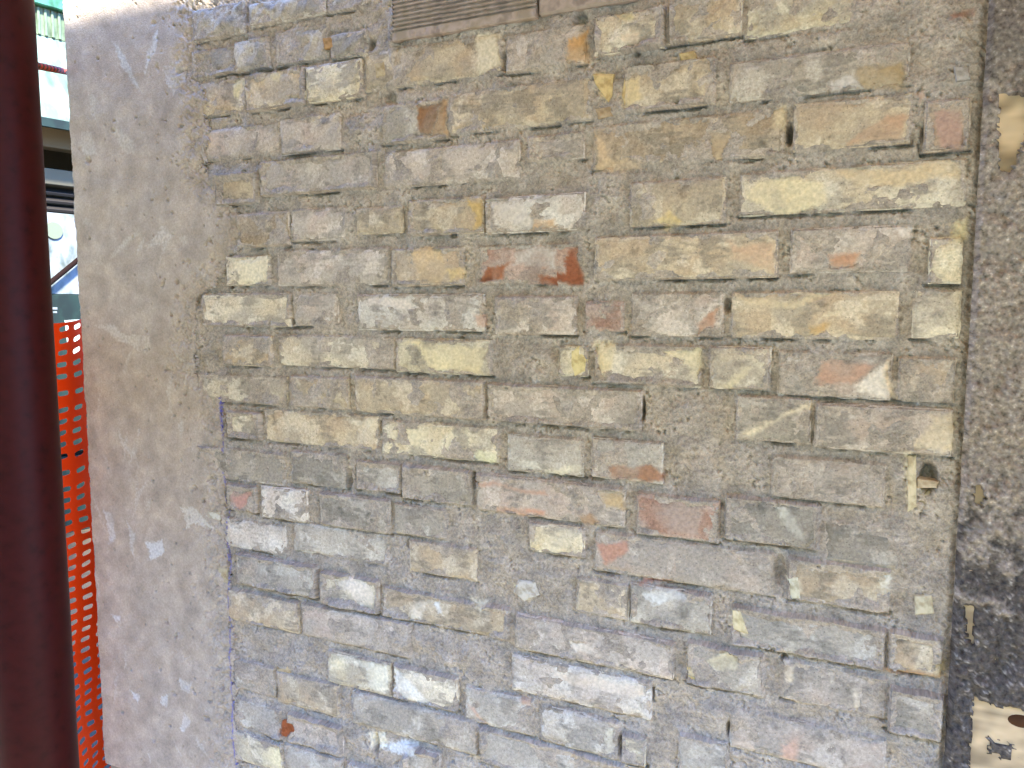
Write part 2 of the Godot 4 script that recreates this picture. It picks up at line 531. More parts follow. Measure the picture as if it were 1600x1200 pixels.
	scuff("cabfb2", [Vector2(-734, 105), Vector2(-696, 144), Vector2(-665, 132), Vector2(-686, 118), Vector2(-723, 103)])
	scuff("cabfb2", [Vector2(-660, 126), Vector2(-641, 131), Vector2(-638, 111), Vector2(-655, 112)])
	scuff("c9beb0", [Vector2(-888, -37), Vector2(-834, -34), Vector2(-792, -54), Vector2(-733, -53), Vector2(-743, -83), Vector2(-777, -82), Vector2(-810, -67)])
	scuff("cdcac6", [Vector2(-889, -399), Vector2(-861, -402), Vector2(-862, -454), Vector2(-881, -463)])
	scuff("cdcac6", [Vector2(-826, -411), Vector2(-801, -433), Vector2(-810, -486), Vector2(-821, -461)])
	scuff("d4d2d0", [Vector2(-776, -445), Vector2(-727, -439), Vector2(-726, -468), Vector2(-769, -478)])
	scuff("e0dcd4", [Vector2(-681, -369), Vector2(-654, -366), Vector2(-592, -405), Vector2(-655, -397), Vector2(-672, -408)])
	scuff("d4d2d0", [Vector2(-886, -613), Vector2(-853, -612), Vector2(-856, -624), Vector2(-881, -623)])
	scuff("d4d2d0", [Vector2(-841, -757), Vector2(-811, -768), Vector2(-820, -783), Vector2(-837, -773)])
	scuff("d4d2d0", [Vector2(-706, -707), Vector2(-665, -714), Vector2(-674, -731), Vector2(-699, -734)])
	scuff("d4d2d0", [Vector2(-748, -754), Vector2(-726, -746), Vector2(-731, -774), Vector2(-748, -774)])
	scuff("d8d6d4", [Vector2(-693, -777), Vector2(-678, -797), Vector2(-696, -818), Vector2(-707, -810)])
	scuff("c6c2bc", [Vector2(-800, 477), Vector2(-765, 455), Vector2(-744, 408), Vector2(-734, 379), Vector2(-760, 410), Vector2(-783, 441)])
	scuff("c4b8a8", [Vector2(-811, 330), Vector2(-767, 309), Vector2(-741, 278), Vector2(-777, 283), Vector2(-796, 300)])
	scuff("c6bcae", [Vector2(-898, 332), Vector2(-866, 329), Vector2(-854, 287), Vector2(-881, 283), Vector2(-904, 303)])
	scuff("cdcac6", [Vector2(-590, -528), Vector2(-549, -533), Vector2(-478, -551), Vector2(-530, -554), Vector2(-571, -543)])
	scuff("c8c0b8", [Vector2(-670, 426), Vector2(-632, 427), Vector2(-623, 394), Vector2(-651, 370), Vector2(-665, 393)])
	scuff("c4b8a8", [Vector2(-872, 394), Vector2(-854, 394), Vector2(-826, 360), Vector2(-841, 344), Vector2(-861, 360)])
	scuff("cfccc8", [Vector2(-719, 405), Vector2(-699, 474), Vector2(-682, 493), Vector2(-692, 440)])


func dents_of_the_wall() -> void:
	dent(374, 212, 4, 18, -22)
	dent(305, 2, 5, 12, -14)
	dent(196, -139, 4, 22, -16)
	dent(-64, -262, 6, 16, -14)
	dent(-254, -736, 7, 26, -14)
	dent(544, -203, 12, 23, -22)
	dent(-209, 321, 14, 13, -12)
	dent(-433, 279, 8, 23, -14)
	dent(-13, 347, 5, 19, -12)
	dent(381, -338, 9, 25, -9)
	dent(173, -630, 3, 19, -12)
	dent(214, -236, 13, 5, -6)
	dent(-413, -151, 6, 16, -12)
	dent(-297, -284, 7, 22, -12)
	dent(-408, -27, 11, 11, -12)
	dent(-406, 132, 4, 25, -12)
	dent(-243, 401, 14, 12, -14)
	dent(100, 389, 13, 13, -14)
	dent(235, 264, 4, 4, -8)
	dent(181, 331, 5, 4, -9)
	dent(323, -569, 3, 17, -12)
	dent(390, -457, 6, 7, -10)
	dent(214, -543, 5, 11, -10)
	dent(121, -300, 5, 5, -8)
	dent(51, -87, 41, 28, 5)
	dent(279, -135, 49, 29, 3)
	dent(264, -205, 50, 35, 4)
	dent(0, 0, 40, 28, 3)
	dent(-264, 283, 31, 29, 3)
	dent(397, 321, 43, 15, 4)
	dent(188, 128, 43, 26, 3)
	dent(-110, -368, 67, 27, 4)
	dent(-112, -545, 68, 28, 4)
	dent(-394, -612, 56, 31, 3)
	dent(307, -555, 50, 24, 4)
	dent(515, 133, 26, 15, 2)
	dent(505, -91, 20, 23, 2)
	dent(365, -289, 31, 22, 3)
	dent(-200, 404, 11, 46, 7)
	dent(187, 195, 35, 10, 3)
	dent(-183, -538, 48, 21, 4)


# ---------------------------------------------------------------- colour maps
# the joiner's blue chalk line, where it stands on plaster and mortar
func chalk(u: float, v: float) -> float:
	if v > -158.0:
		return 0.0
	var line := -570.0 + 3.0 * sin(v * 0.011) + 1.2 * sin(v * 0.05)
	var half := 5.0 if v > -215.0 else 3.0
	return clampf(1.0 - absf(u - line) / half, 0.0, 1.0) * (1.0 if v > -215.0 else 0.65)


func paint_flecks(bytes: PackedByteArray, w: int, u_left: int, list: Array, marks: bool, strength := 0.88) -> void:
	for f in list:
		var c: Color = f[0]
		var poly: PackedVector2Array = f[1]
		var r := Rect2(poly[0], Vector2.ZERO)
		for p in poly:
			r = r.expand(p)
		for y in range(maxi(0, int(AV - r.end.y) - 9), mini(AH, int(AV - r.position.y) + 9)):
			for x in range(maxi(0, int(r.position.x) - u_left - 9), mini(w, int(r.end.x) - u_left + 9)):
				var j := y * AW + mini(x, AW - 1)
				var p := Vector2(x + u_left + (soft[j] - 128) * 0.06 + (fine[j] - 128) * 0.010, AV - y + (soft[(j + 90000) % (AW * AH)] - 128) * 0.06)
				var far := 99.0
				for k in poly.size():
					far = minf(far, Geometry2D.get_closest_point_to_segment(p, poly[k], poly[(k + 1) % poly.size()]).distance_to(p))
				if not Geometry2D.is_point_in_polygon(p, poly):
					far = -far
				if far < -3.0:
					continue
				var worn := strength * smoothstep(-3.0, 4.5, far + (fine[j] - 128) * 0.016) * (0.55 + 0.45 * smoothstep(0.30, 0.60, soft[(y + 300) % AH * AW + x % AW] / 255.0))
				var g := K * (0.84 + 0.24 * fine[j] / 255.0)
				var i := (y * w + x) * 3
				bytes[i] = int(clampf(lerpf(bytes[i], c.r8 * g, worn), 0, 255))
				bytes[i + 1] = int(clampf(lerpf(bytes[i + 1], c.g8 * g, worn), 0, 255))
				bytes[i + 2] = int(clampf(lerpf(bytes[i + 2], c.b8 * g, worn), 0, 255))
				if marks and far > 0.0:
					fleck_at[y * AW + x] = 1


func paint_mortar(w: int, u_left: int, warm: Color, cool: Color, spread: float, drawn := 0.0005) -> PackedByteArray:
	var out := PackedByteArray()
	out.resize(w * AH * 3)
	var i := 0
	for y in AH:
		var v := float(AV - y)
		for x in w:
			var j := y * AW + x
			var t := clampf((broad[j] * 0.55 + middle[j] * 0.45) / 255.0 * 2.0 - 0.5, 0.0, 1.0)
			var g := K * (1.0 + spread * ((fine[j] - 128) * 0.0011 + (grain[j] - 128) * 0.0012 + (blot[j] - 128) * 0.0013 + (drag[j] - 128) * drawn))
			if grain[j] > 240: g *= 1.18
			elif grain[j] < 20: g *= 0.78
			var c := warm.lerp(cool, t)
			var b := chalk(x + u_left, v)
			if b > 0.0:
				c = c.lerp(Color8(92, 90, 172), b * smoothstep(0.25, 0.6, fine[j] / 255.0))
			out[i] = int(clampf(c.r8 * g, 0, 255))
			out[i + 1] = int(clampf(c.g8 * g, 0, 255))
			out[i + 2] = int(clampf(c.b8 * g, 0, 255))
			i += 3
	return out


func paint_bricks() -> void:
	brick_map = mortar_map.duplicate()
	for b in bricks:
		var t: Array = TONES[b.tone]
		var a: Color = t[0]
		var a2: Color = t[1]
		var film: Color = t[2]
		var share: float = t[3] + b.mix
		for y in range(maxi(0, int(AV - b.v1) - 5), mini(AH, int(AV - b.v0) + 5)):
			for x in range(maxi(0, int(b.u0) - AU - 5), mini(AW, int(b.u1) - AU + 5)):
				var i := (y * AW + x) * 3
				var j: int = ((y + b.oy) % AH) * AW + (x + b.ox) % AW
				var n := soft[j] / 255.0
				var m := middle[j] / 255.0
				var f := fine[j] / 255.0
				var w := drag[j] / 255.0
				# fired clay of two tones, under a broken film of dried cement
				var c := a.lerp(a2, smoothstep(0.30, 0.70, soft[(j + 700 * AW + 311) % (AW * AH)] / 255.0))
				var h := smoothstep(share - 0.20, share + 0.14, 1.0 - (n * 0.70 + m * 0.12 + f * 0.06 + w * 0.12))
				var near := minf(minf(x + AU - b.u0, b.u1 - x - AU), minf(AV - y - b.v0, b.v1 - AV + y))
				if near + (n - 0.5) * 16.0 < 2.5: h *= 0.5      # worn arrises show the clay
				c = c.lerp(film, 0.86 * (1.0 - h))
				var n2 := soft[(j + 517 * AW + 133) % (AW * AH)] / 255.0 + (f - 0.5) * 0.10
				var n3 := soft[(j + 911 * AW + 57) % (AW * AH)] / 255.0 * 0.7 + w * 0.3
				c = c.lerp(a.lightened(0.20), 0.7 * smoothstep(0.60, 0.76, n2))          # scraped clean
				c = c.lerp(film.darkened(0.15), 0.7 * smoothstep(0.56, 0.70, n3))         # thin cement wipes
				if near + (n - 0.5) * 9.0 < 2.5: c = c.lerp(a.lightened(0.14), 0.55)
				var dull := c.get_luminance()
				c = c.lerp(Color(dull * 1.03, dull, dull * 0.93), 0.38)
				var g: float = K * b.tone_shift * (0.86 + 0.22 * f) * (0.89 + 0.20 * grain[j] / 255.0)
				if grain[j] < 34: g *= 0.70
				g *= 1.0 - 0.18 * smoothstep(0.60, 0.82, broad[j] / 255.0 * 0.4 + m * 0.6)
				brick_map[i] = int(clampf(c.r8 * g, 0, 255))
				brick_map[i + 1] = int(clampf(c.g8 * g, 0, 255))
				brick_map[i + 2] = int(clampf(c.b8 * g, 0, 255))


func wall_material(bytes: PackedByteArray, w: int, bump: ImageTexture, deep: float) -> StandardMaterial3D:
	var m := StandardMaterial3D.new()
	m.albedo_texture = ImageTexture.create_from_image(Image.create_from_data(w, AH, false, Image.FORMAT_RGB8, bytes))
	m.roughness = 0.95
	m.metallic_specular = 0.25
	m.heightmap_enabled = true
	m.heightmap_texture = bump
	m.heightmap_scale = deep
	return m


# ---------------------------------------------------------------- the wall
func build_wall() -> void:
	wall = thing("brick_wall", "old brick wall patched with rough grey mortar, smooth plaster margin along its corner", "wall", Vector3(-0.2, 0, 0))
	fleck_at = PackedByteArray()
	fleck_at.resize(AW * AH)
	mortar_map = paint_mortar(AW, AU, Color8(170, 156, 139), Color8(157, 147, 136), 0.95)
	paint_bricks()
	paint_flecks(brick_map, AW, AU, flecks, true)
	paint_flecks(mortar_map, AW, AU, flecks, false)
	var bump := grey_texture(mix_bytes(fine, grain, 0.6), AW, AH)
	var brick_mat := wall_material(brick_map, AW, bump, 0.17)
	var mortar_mat := wall_material(mortar_map, AW, bump, 0.23)
	for b in bricks:
		build_brick(b, brick_mat)
	build_mortar(mortar_mat)
	build_plaster()
	stone_grain = noise_texture(42, 256, 40.0, 5, [[0.2, Color(0.80, 0.78, 0.74)], [0.55, Color(0.97, 0.97, 0.96)], [0.8, Color(1, 1, 1)]])
	stones()
	build_fluted()
	var rough := plain(Color8(150, 138, 122) * Color(K, K, K), 0.95, 0.25)
	rough.albedo_color = Color8(134, 122, 106)
	for s in [["wall_core", Vector3(-0.17, 1.5, -0.165), Vector3(1.49, 3.2, 0.27)], ["lower_courses", Vector3(-0.17, 0.282, -0.012), Vector3(1.48, 0.564, 0.03)], ["upper_courses", Vector3(-0.17, 2.615, -0.012), Vector3(1.48, 0.986, 0.03)]]:
		part(wall, s[0], box(s[2]), rough, s[1] - wall.position)


func mix_bytes(a: PackedByteArray, b: PackedByteArray, t: float) -> PackedByteArray:
	var out := PackedByteArray()
	out.resize(a.size())
	for i in a.size():
		out[i] = int(a[i] * (1.0 - t) + b[i] * t)
	return out


func at_map(u: float, v: float) -> int:
	return clampi(int(AV - v), 0, AH - 1) * AW + clampi(int(u) - AU, 0, AW - 1)


func stops(length: float) -> PackedFloat32Array:
	var out := PackedFloat32Array([0.0, 1.2, 3.4, 7.0])
	var n := maxi(1, int(round((length - 14.0) / 5.5)))
	for k in range(1, n):
		out.append(7.0 + (length - 14.0) * k / n)
	out.append_array(PackedFloat32Array([length - 7.0, length - 3.4, length - 1.2, length]))
	return out


func build_brick(b: Dictionary, mat: Material) -> void:
	var w: float = b.u1 - b.u0
	var h: float = b.v1 - b.v0
	var us := stops(w)
	var vs := stops(h)
	var nx := us.size()
	var ny := vs.size()
	var mid := Vector3((b.u0 + b.u1) / 2000.0, EYE + (b.v0 + b.v1) / 2000.0, 0)
	var tilt_u := rng.randf_range(-1.6, 1.6)
	var tilt_v := rng.randf_range(-1.0, 1.0)
	var places := PackedVector3Array()
	var uvs := PackedVector2Array()
	for k in ny:
		for i in nx:
			var u: float = b.u0 + us[i]
			var v: float = b.v0 + vs[k]
			var j: int = ((clampi(int(AV - v), 0, AH - 1) + b.oy) % AH) * AW + (clampi(int(u) - AU, 0, AW - 1) + b.ox) % AW
			var edge := minf(minf(us[i], w - us[i]), minf(vs[k], h - vs[k]))
			var m := middle[j] / 255.0 - 0.5
			var f := fine[j] / 255.0 - 0.5
			var z: float = b.out + (us[i] / w - 0.5) * tilt_u + (vs[k] / h - 0.5) * tilt_v + b.rough * (m * 3.0 + f * 1.6 + (blot[j] / 255.0 - 0.5) * 2.0)
			var chip := smoothstep(0.02, 0.24, m + (broad[j] / 255.0 - 0.5) * 0.5)     # broken arrises
			z -= pow(maxf(0.0, 1.0 - edge / 6.0), 2.0) * 3.4 + chip * maxf(0.0, 1.0 - edge / 12.0) * 7.0
			if edge < 1.0:
				u += f * 3.0
				v += m * 3.0
			places.append(Vector3(u / 1000.0, EYE + v / 1000.0, z / 1000.0) - mid)
			uvs.append(Vector2((u - AU) / AW, (AV - v) / AH))
	var st := SurfaceTool.new()
	st.begin(Mesh.PRIMITIVE_TRIANGLES)
	st.set_smooth_group(0)
	for k in ny - 1:
		for i in nx - 1:
			var q := k * nx + i
			for at in [q, q + nx, q + nx + 1, q, q + nx + 1, q + 1]:
				st.set_uv(uvs[at])
				st.add_vertex(places[at])
	var rim: Array = []
	for i in nx: rim.append(i)
	for k in range(1, ny): rim.append(k * nx + nx - 1)
	for i in range(nx - 2, -1, -1): rim.append((ny - 1) * nx + i)
	for k in range(ny - 2, 0, -1): rim.append(k * nx)
	st.set_smooth_group(1)
	for r in rim.size():
		var p: int = rim[r]
		var q: int = rim[(r + 1) % rim.size()]
		var back := func(at: int) -> Vector3: return Vector3(places[at].x, places[at].y, -0.034)
		for pair in [[places[p], p], [places[q], q], [back.call(q), q], [places[p], p], [back.call(q), q], [back.call(p), p]]:
			st.set_uv(uvs[pair[1]])
			st.add_vertex(pair[0])
	st.generate_normals()
	part(wall, "brick", st.commit(), mat, mid - wall.position)


func build_mortar(mat: Material) -> void:
	var inside := PackedFloat32Array()
	inside.resize(GW * GH)
	inside.fill(-40.0)
	var which := PackedInt32Array()
	which.resize(GW * GH)
	which.fill(-1)
	for n in bricks.size():
		var b: Dictionary = bricks[n]
		for y in range(maxi(0, int((AV - b.v1 - 14) / GS)), mini(GH, int((AV - b.v0 + 14) / GS) + 1)):
			for x in range(maxi(0, int((b.u0 - 14 - AU) / GS)), mini(GW, int((b.u1 + 14 - AU) / GS) + 1)):
				var u := AU + x * GS
				var v := AV - y * GS
				var dx: float = minf(u - b.u0, b.u1 - u)
				var dy: float = minf(v - b.v0, b.v1 - v)
				var d := minf(dx, dy) if dx > 0 and dy > 0 else -Vector2(minf(dx, 0), minf(dy, 0)).length()
				if d > inside[y * GW + x]:
					inside[y * GW + x] = d
					which[y * GW + x] = n
	var high := PackedFloat32Array()
	high.resize(GW * GH)
	for y in GH:
		for x in GW:
			var at := y * GW + x
			var u := AU + x * GS
			var v := AV - y * GS
			var j := at_map(u, v)
			var low := broad[j] / 128.0 - 1.0
			var m := middle[j] / 128.0 - 1.0
			var f := fine[j] / 128.0 - 1.0
			var bl := blot[j] / 128.0 - 1.0
			var so := soft[j] / 128.0 - 1.0
			var z := -2.6 + 4.2 * low + 3.8 * so + 1.6 * m + 1.0 * f + 0.6 * (drag[j] / 128.0 - 1.0) + 0.4 * (grain[j] / 128.0 - 1.0)
			z -= 4.2 * smoothstep(0.04, 0.45, bl) * smoothstep(0.16, 0.45, -(f * 0.6 + m * 0.35))       # crumbled pits
			var s := inside[at]
			if s > -14.0:
				var b: Dictionary = bricks[which[at]]
				if s > 0.0:
					var o: float = b.out
					var over: float = z + b.cover + 9.0 * maxf(0.0, broad[(j + 400 * AW) % (AW * AH)] / 128.0 - 1.12) - 0.28 * clampf(s + 4.0 * m + 3.0 * so, -4.0, 7.0) - 0.8 * maxf(0.0, s + 4.0 * m + 3.0 * so - 7.0)
					var smear: float = o + ((so * 0.85 + 0.25 * m + 0.12 * f) * 0.5 + 0.5 - b.smear) * 8.0
					z = maxf(maxf(over, smear), o - 9.0)
					if fleck_at[j]:
						z = minf(z, o - 3.0)
				else:
					# the joint opens into cracks here and there, most of all under a brick
					var under := 1.0 if v < b.v0 else 0.0
					var open := smoothstep(0.02, 0.5, (broad[(j + 700000) % (AW * AH)] / 128.0 - 1.0) * 0.9 + so * 0.35 + bl * 0.25 + 0.62 * under - 0.44)
					if s + 2.0 * m > -3.8: z -= 8.5 * open
			for d in dents:
				var q := Vector2((u - d[0]) / d[2], (v - d[1]) / d[3])
				if absf(q.x) < 1.0 and absf(q.y) < 1.0:
					z += d[4] * (1.0 - smoothstep(0.35, 1.0, q.length())) * (1.0 + 0.3 * m)
			if u > 571.0: z -= minf((u - 571.0) * 1.6, 9.0) * (0.55 + 0.6 * m)
			high[at] = z
	field(wall, "mortar", AU, AV, GW, GH, GS, high, -45.0, mat, Rect2(AU, AV - AH, AW, AH))


# a sheet of relief: HIGH in millimetres over a grid of the wall; cells whose corners all lie below LEAST are left out
func field(parent: Node3D, called: String, u0: float, v1: float, w: int, h: int, step: float, high: PackedFloat32Array, least: float, mat: Material, uv_of: Rect2, fold := 0.0, colors := PackedColorArray()) -> MeshInstance3D:
	var places := PackedVector3Array()
	var normals := PackedVector3Array()
	var uvs := PackedVector2Array()
	places.resize(w * h)
	normals.resize(w * h)
	uvs.resize(w * h)
	var from := parent.position
	for y in h:
		for x in w:
			var at := y * w + x
			var u := u0 + x * step
			var v := v1 - y * step
			places[at] = Vector3(u / 1000.0, EYE + v / 1000.0, high[at] / 1000.0) - from
			var xa := maxi(x - 1, 0)
			var xb := mini(x + 1, w - 1)
			var ya := maxi(y - 1, 0)
			var yb := mini(y + 1, h - 1)
			normals[at] = Vector3(-(high[y * w + xb] - high[y * w + xa]) / ((xb - xa) * step), (high[yb * w + x] - high[ya * w + x]) / ((yb - ya) * step), 1.0).normalized()
			uvs[at] = Vector2((u - uv_of.position.x) / uv_of.size.x, (uv_of.end.y - v) / uv_of.size.y)
	var index := PackedInt32Array()
	for y in h - 1:
		for x in w - 1:
			var a := y * w + x
			if high[a] < least and high[a + 1] < least and high[a + w] < least and high[a + w + 1] < least:
				continue
			index.append_array(PackedInt32Array([a, a + 1, a + w + 1, a, a + w + 1, a + w]))
	if fold > 0.0:       # the first column turns the corner and runs back
		var first := places.size()
		for y in h:
			places.append(places[y * w])
			places.append(places[y * w] - Vector3(-0.004, 0, fold))
			for k in 2:
				normals.append(Vector3(-1, 0, 0))
				uvs.append(uvs[y * w])
		for y in h - 1:
			var a := first + y * 2
			index.append_array(PackedInt32Array([a, a + 2, a + 3, a, a + 3, a + 1]))
	var arrays := []
	arrays.resize(Mesh.ARRAY_MAX)
	arrays[Mesh.ARRAY_VERTEX] = places
	arrays[Mesh.ARRAY_NORMAL] = normals
	arrays[Mesh.ARRAY_TEX_UV] = uvs
	arrays[Mesh.ARRAY_INDEX] = index
	if colors.size(): arrays[Mesh.ARRAY_COLOR] = colors
	var mesh := ArrayMesh.new()
	mesh.add_surface_from_arrays(Mesh.PRIMITIVE_TRIANGLES, arrays)
	return part(parent, called, mesh, mat)


func plaster_edge(v: float) -> float:
	var c := [Vector2(640, -604), Vector2(386, -604), Vector2(309, -591), Vector2(245, -604), Vector2(190, -562), Vector2(153, -514), Vector2(118, -510), Vector2(76, -556), Vector2(45, -584), Vector2(17, -625),
		Vector2(-46, -640), Vector2(-117, -646), Vector2(-138, -622), Vector2(-162, -582), Vector2(-251, -572), Vector2(-346, -578), Vector2(-406, -586), Vector2(-490, -580), Vector2(-611, -578), Vector2(-1000, -575)]
	for k in c.size() - 1:
		if v <= c[k].x and v >= c[k + 1].x:
			return lerpf(c[k].y, c[k + 1].y, (c[k].x - v) / (c[k].x - c[k + 1].x))
	return -600.0


func build_plaster() -> void:
	var pw := 460
	var left := -940
	var bytes := paint_mortar(pw, left, Color8(177, 162, 146), Color8(173, 160, 146), 0.5, 0.0)
	for y in AH:
		for x in pw:
			var g := 1.0 + 0.06 * (soft[y * AW + x + 500] / 128.0 - 1.0) + 0.04 * (blot[y * AW + x + 300] / 128.0 - 1.0)
			for k in 3:
				var i := (y * pw + x) * 3 + k
				bytes[i] = int(clampf(bytes[i] * g, 0, 255))
	# rubs and brush marks, paler or darker, most of them leaning
	var rubs: Array = []
	for k in 46:
		var at := Vector2(rng.randf_range(-925.0, -590.0), rng.randf_range(-930.0, 560.0))
		var along := Vector2.from_angle(rng.randf_range(0.9, 2.3)) * rng.randf_range(12.0, 48.0)
		var across := along.orthogonal().normalized() * rng.randf_range(2.5, 9.0)
		rubs.append([Color("c9c1b7") if k % 3 else Color("9c8f82"), PackedVector2Array([at - along, at - along * 0.2 + across, at + along * 0.8 + across * 0.7, at + along, at + along * 0.3 - across])])
	paint_flecks(bytes, pw, left, rubs, false, 0.55)
	paint_flecks(bytes, pw, left, scuffs, false, 0.85)
	var step := 2.0
	var w := 222
	var h := 780
	var trowel: Array = []
	for k in 16:         # ridges that the edge of the trowel left
		trowel.append([rng.randf_range(-1100.0, -700.0), rng.randf_range(-900.0, 500.0), rng.randf_range(70.0, 240.0), rng.randf_range(-0.9, 0.9), rng.randf_range(0.2, 0.5)])
	var pits: Array = []
	for k in 150:        # air holes and torn spots, most of them towards the broken edge
		var v := rng.randf_range(-930.0, 600.0)
		var u := plaster_edge(v) - absf(rng.randfn(0.0, 60.0)) - 6.0 if k < 100 else rng.randf_range(-910.0, -600.0)
		var big := rng.randf_range(1.6, 3.2) if k % 7 else rng.randf_range(3.5, 7.0)
		pits.append([u, v, big * rng.randf_range(0.8, 1.8), big * rng.randf_range(0.7, 1.2), rng.randf_range(3.0, 6.0)])
	var high := PackedFloat32Array()
	high.resize(w * h)
	for y in h:
		var v := AV - y * step
		var edge := plaster_edge(v)
		var near_pits := pits.filter(func(q): return absf(q[1] - v) < q[3])
		for x in w:
			var u := -928.0 + x * step
			var j := clampi(int(AV - v), 0, AH - 1) * AW + clampi(int(u) + 940, 0, AW - 1)
			var low := broad[j] / 128.0 - 1.0
			var m := middle[j] / 128.0 - 1.0
			var f := fine[j] / 128.0 - 1.0
			var z := 5.0 + 1.1 * low + 0.25 * (soft[j] / 128.0 - 1.0) + 0.10 * m + 0.30 * f
			var inside := edge + 13.0 * m + 6.0 * f + 9.0 * low - u
			z += clampf(1.0 - inside / 60.0, 0.0, 1.0) * (2.4 * m + 1.8 * f + 1.8 * low)
			for t in trowel:
				var ridge := absf(Vector2(u - t[0], v - t[1]).length() - t[2])
				if ridge < 3.0 and absf(atan2(v - t[1], u - t[0]) - t[3]) < t[4]: z += 0.55 * (1.0 - ridge / 3.0) * (0.5 + 0.5 * m)
			for q in near_pits:
				var d := Vector2((u - q[0]) / q[2], (v - q[1]) / q[3]).length()
				if d < 1.0: z -= q[4] * (1.0 - d * d)
			if blot[j] > 196 and inside < 110.0 + 60.0 * low: z -= (blot[j] - 196) * 0.16          # pits near the broken edge
			if fine[j] < 30 and middle[j] < 120: z -= 3.5
			z -= 4.2 * pow(clampf(1.0 - inside / 42.0, 0.0, 1.0), 1.5)
			if inside < -14.0: z = -20.0
			var x_edge := (u + 928.0)
			if x_edge < 6.0: z -= (6.0 - x_edge) * (6.0 - x_edge) * 0.10
			high[y * w + x] = z
	var bump := grey_texture(noise_bytes(31, 3.0, 3, pw, AH), pw, AH)
	var mat := wall_material(bytes, pw, bump, 0.13)
	var o := field(wall, "plaster", -928.0, AV, w, h, step, high, -10.0, mat, Rect2(left, AV - AH, pw, AH), 0.28)
	# the arris is uneven
	var arrays: Array = o.mesh.surface_get_arrays(0)
	var p: PackedVector3Array = arrays[Mesh.ARRAY_VERTEX]
	for i in p.size():
		var near := clampf(1.0 - (p[i].x + wall.position.x + 0.928) / 0.012, 0.0, 1.0)
		if near > 0.0:
			var j := clampi(int(AV - (p[i].y - EYE) * 1000.0), 0, AH - 1) * AW
			p[i].x += near * ((broad[j] / 128.0 - 1.0) * 0.005 + (middle[j + 50] / 128.0 - 1.0) * 0.002 + (fine[j + 90] / 128.0 - 1.0) * 0.0012)
	arrays[Mesh.ARRAY_VERTEX] = p
	var mesh := ArrayMesh.new()
	mesh.add_surface_from_arrays(Mesh.PRIMITIVE_TRIANGLES, arrays)
	o.mesh = mesh


# broken pieces of brick and stone wedged into the joints
func stones() -> void:
	stone("e0c48c", [Vector2(119, 314), Vector2(149, 309), Vector2(147, 281), Vector2(142, 274), Vector2(124, 299)], 2)
	stone("dcc088", [Vector2(164, 303), Vector2(185, 303), Vector2(182, 286), Vector2(186, 271), Vector2(167, 263), Vector2(161, 280)], 2)
	stone("e0d0ae", [Vector2(521, -177), Vector2(530, -176), Vector2(533, -237), Vector2(524, -245)], 4)
	stone("d8c4a8", [Vector2(532, -203), Vector2(555, -205), Vector2(554, -213), Vector2(532, -215)], 2)
	stone("b8a888", [Vector2(535, -225), Vector2(546, -218), Vector2(554, -228), Vector2(551, -238), Vector2(537, -239)], -3)
	stone("e8d49c", [Vector2(93, -61), Vector2(104, -55), Vector2(117, -73), Vector2(114, -90), Vector2(98, -97), Vector2(93, -83)], 4)
	stone("e4c888", [Vector2(264, -487), Vector2(276, -493), Vector2(281, -512), Vector2(267, -510)], 3)
	stone("d8d0c4", [Vector2(11, -407), Vector2(38, -407), Vector2(44, -426), Vector2(21, -438), Vector2(3, -428)], 3)
	stone("b8b0a8", [Vector2(547, 269), Vector2(561, 267), Vector2(564, 253), Vector2(550, 252)], 3)
	stone("e0d8c0", [Vector2(389, -343), Vector2(404, -343), Vector2(407, -372), Vector2(396, -375)], 3)
	stone("e8d8b0", [Vector2(323, -399), Vector2(333, -400), Vector2(345, -430), Vector2(325, -427)], 4)
	stone("c8b898", [Vector2(-596, -474), Vector2(-572, -474), Vector2(-569, -506), Vector2(-594, -512)], 2)
	stone("dcd4c4", [Vector2(-654, -372), Vector2(-583, -371), Vector2(-585, -385), Vector2(-651, -386)], 3)
	stone("d0b890", [Vector2(-464, -644), Vector2(-437, -632), Vector2(-426, -656), Vector2(-453, -669)], 2)
	stone("d8ccb0", [Vector2(536, -347), Vector2(554, -343), Vector2(558, -366), Vector2(538, -371)], 2)
	stone("a8603c", [Vector2(-454, -736), Vector2(-436, -730), Vector2(-425, -749), Vector2(-435, -766), Vector2(-455, -768)], 2)
	stone("c09868", [Vector2(-328, 422), Vector2(-309, 421), Vector2(-307, 405), Vector2(-325, 404)], 3)
	stone("c8b490", [Vector2(-232, 371), Vector2(-215, 372), Vector2(-210, 351), Vector2(-229, 350)], 2)
	stone("d4bc8c", [Vector2(236, 324), Vector2(256, 325), Vector2(262, 310), Vector2(241, 308)], 3)
	stone("c0a888", [Vector2(124, 267), Vector2(146, 268), Vector2(149, 255), Vector2(128, 253)], 2)


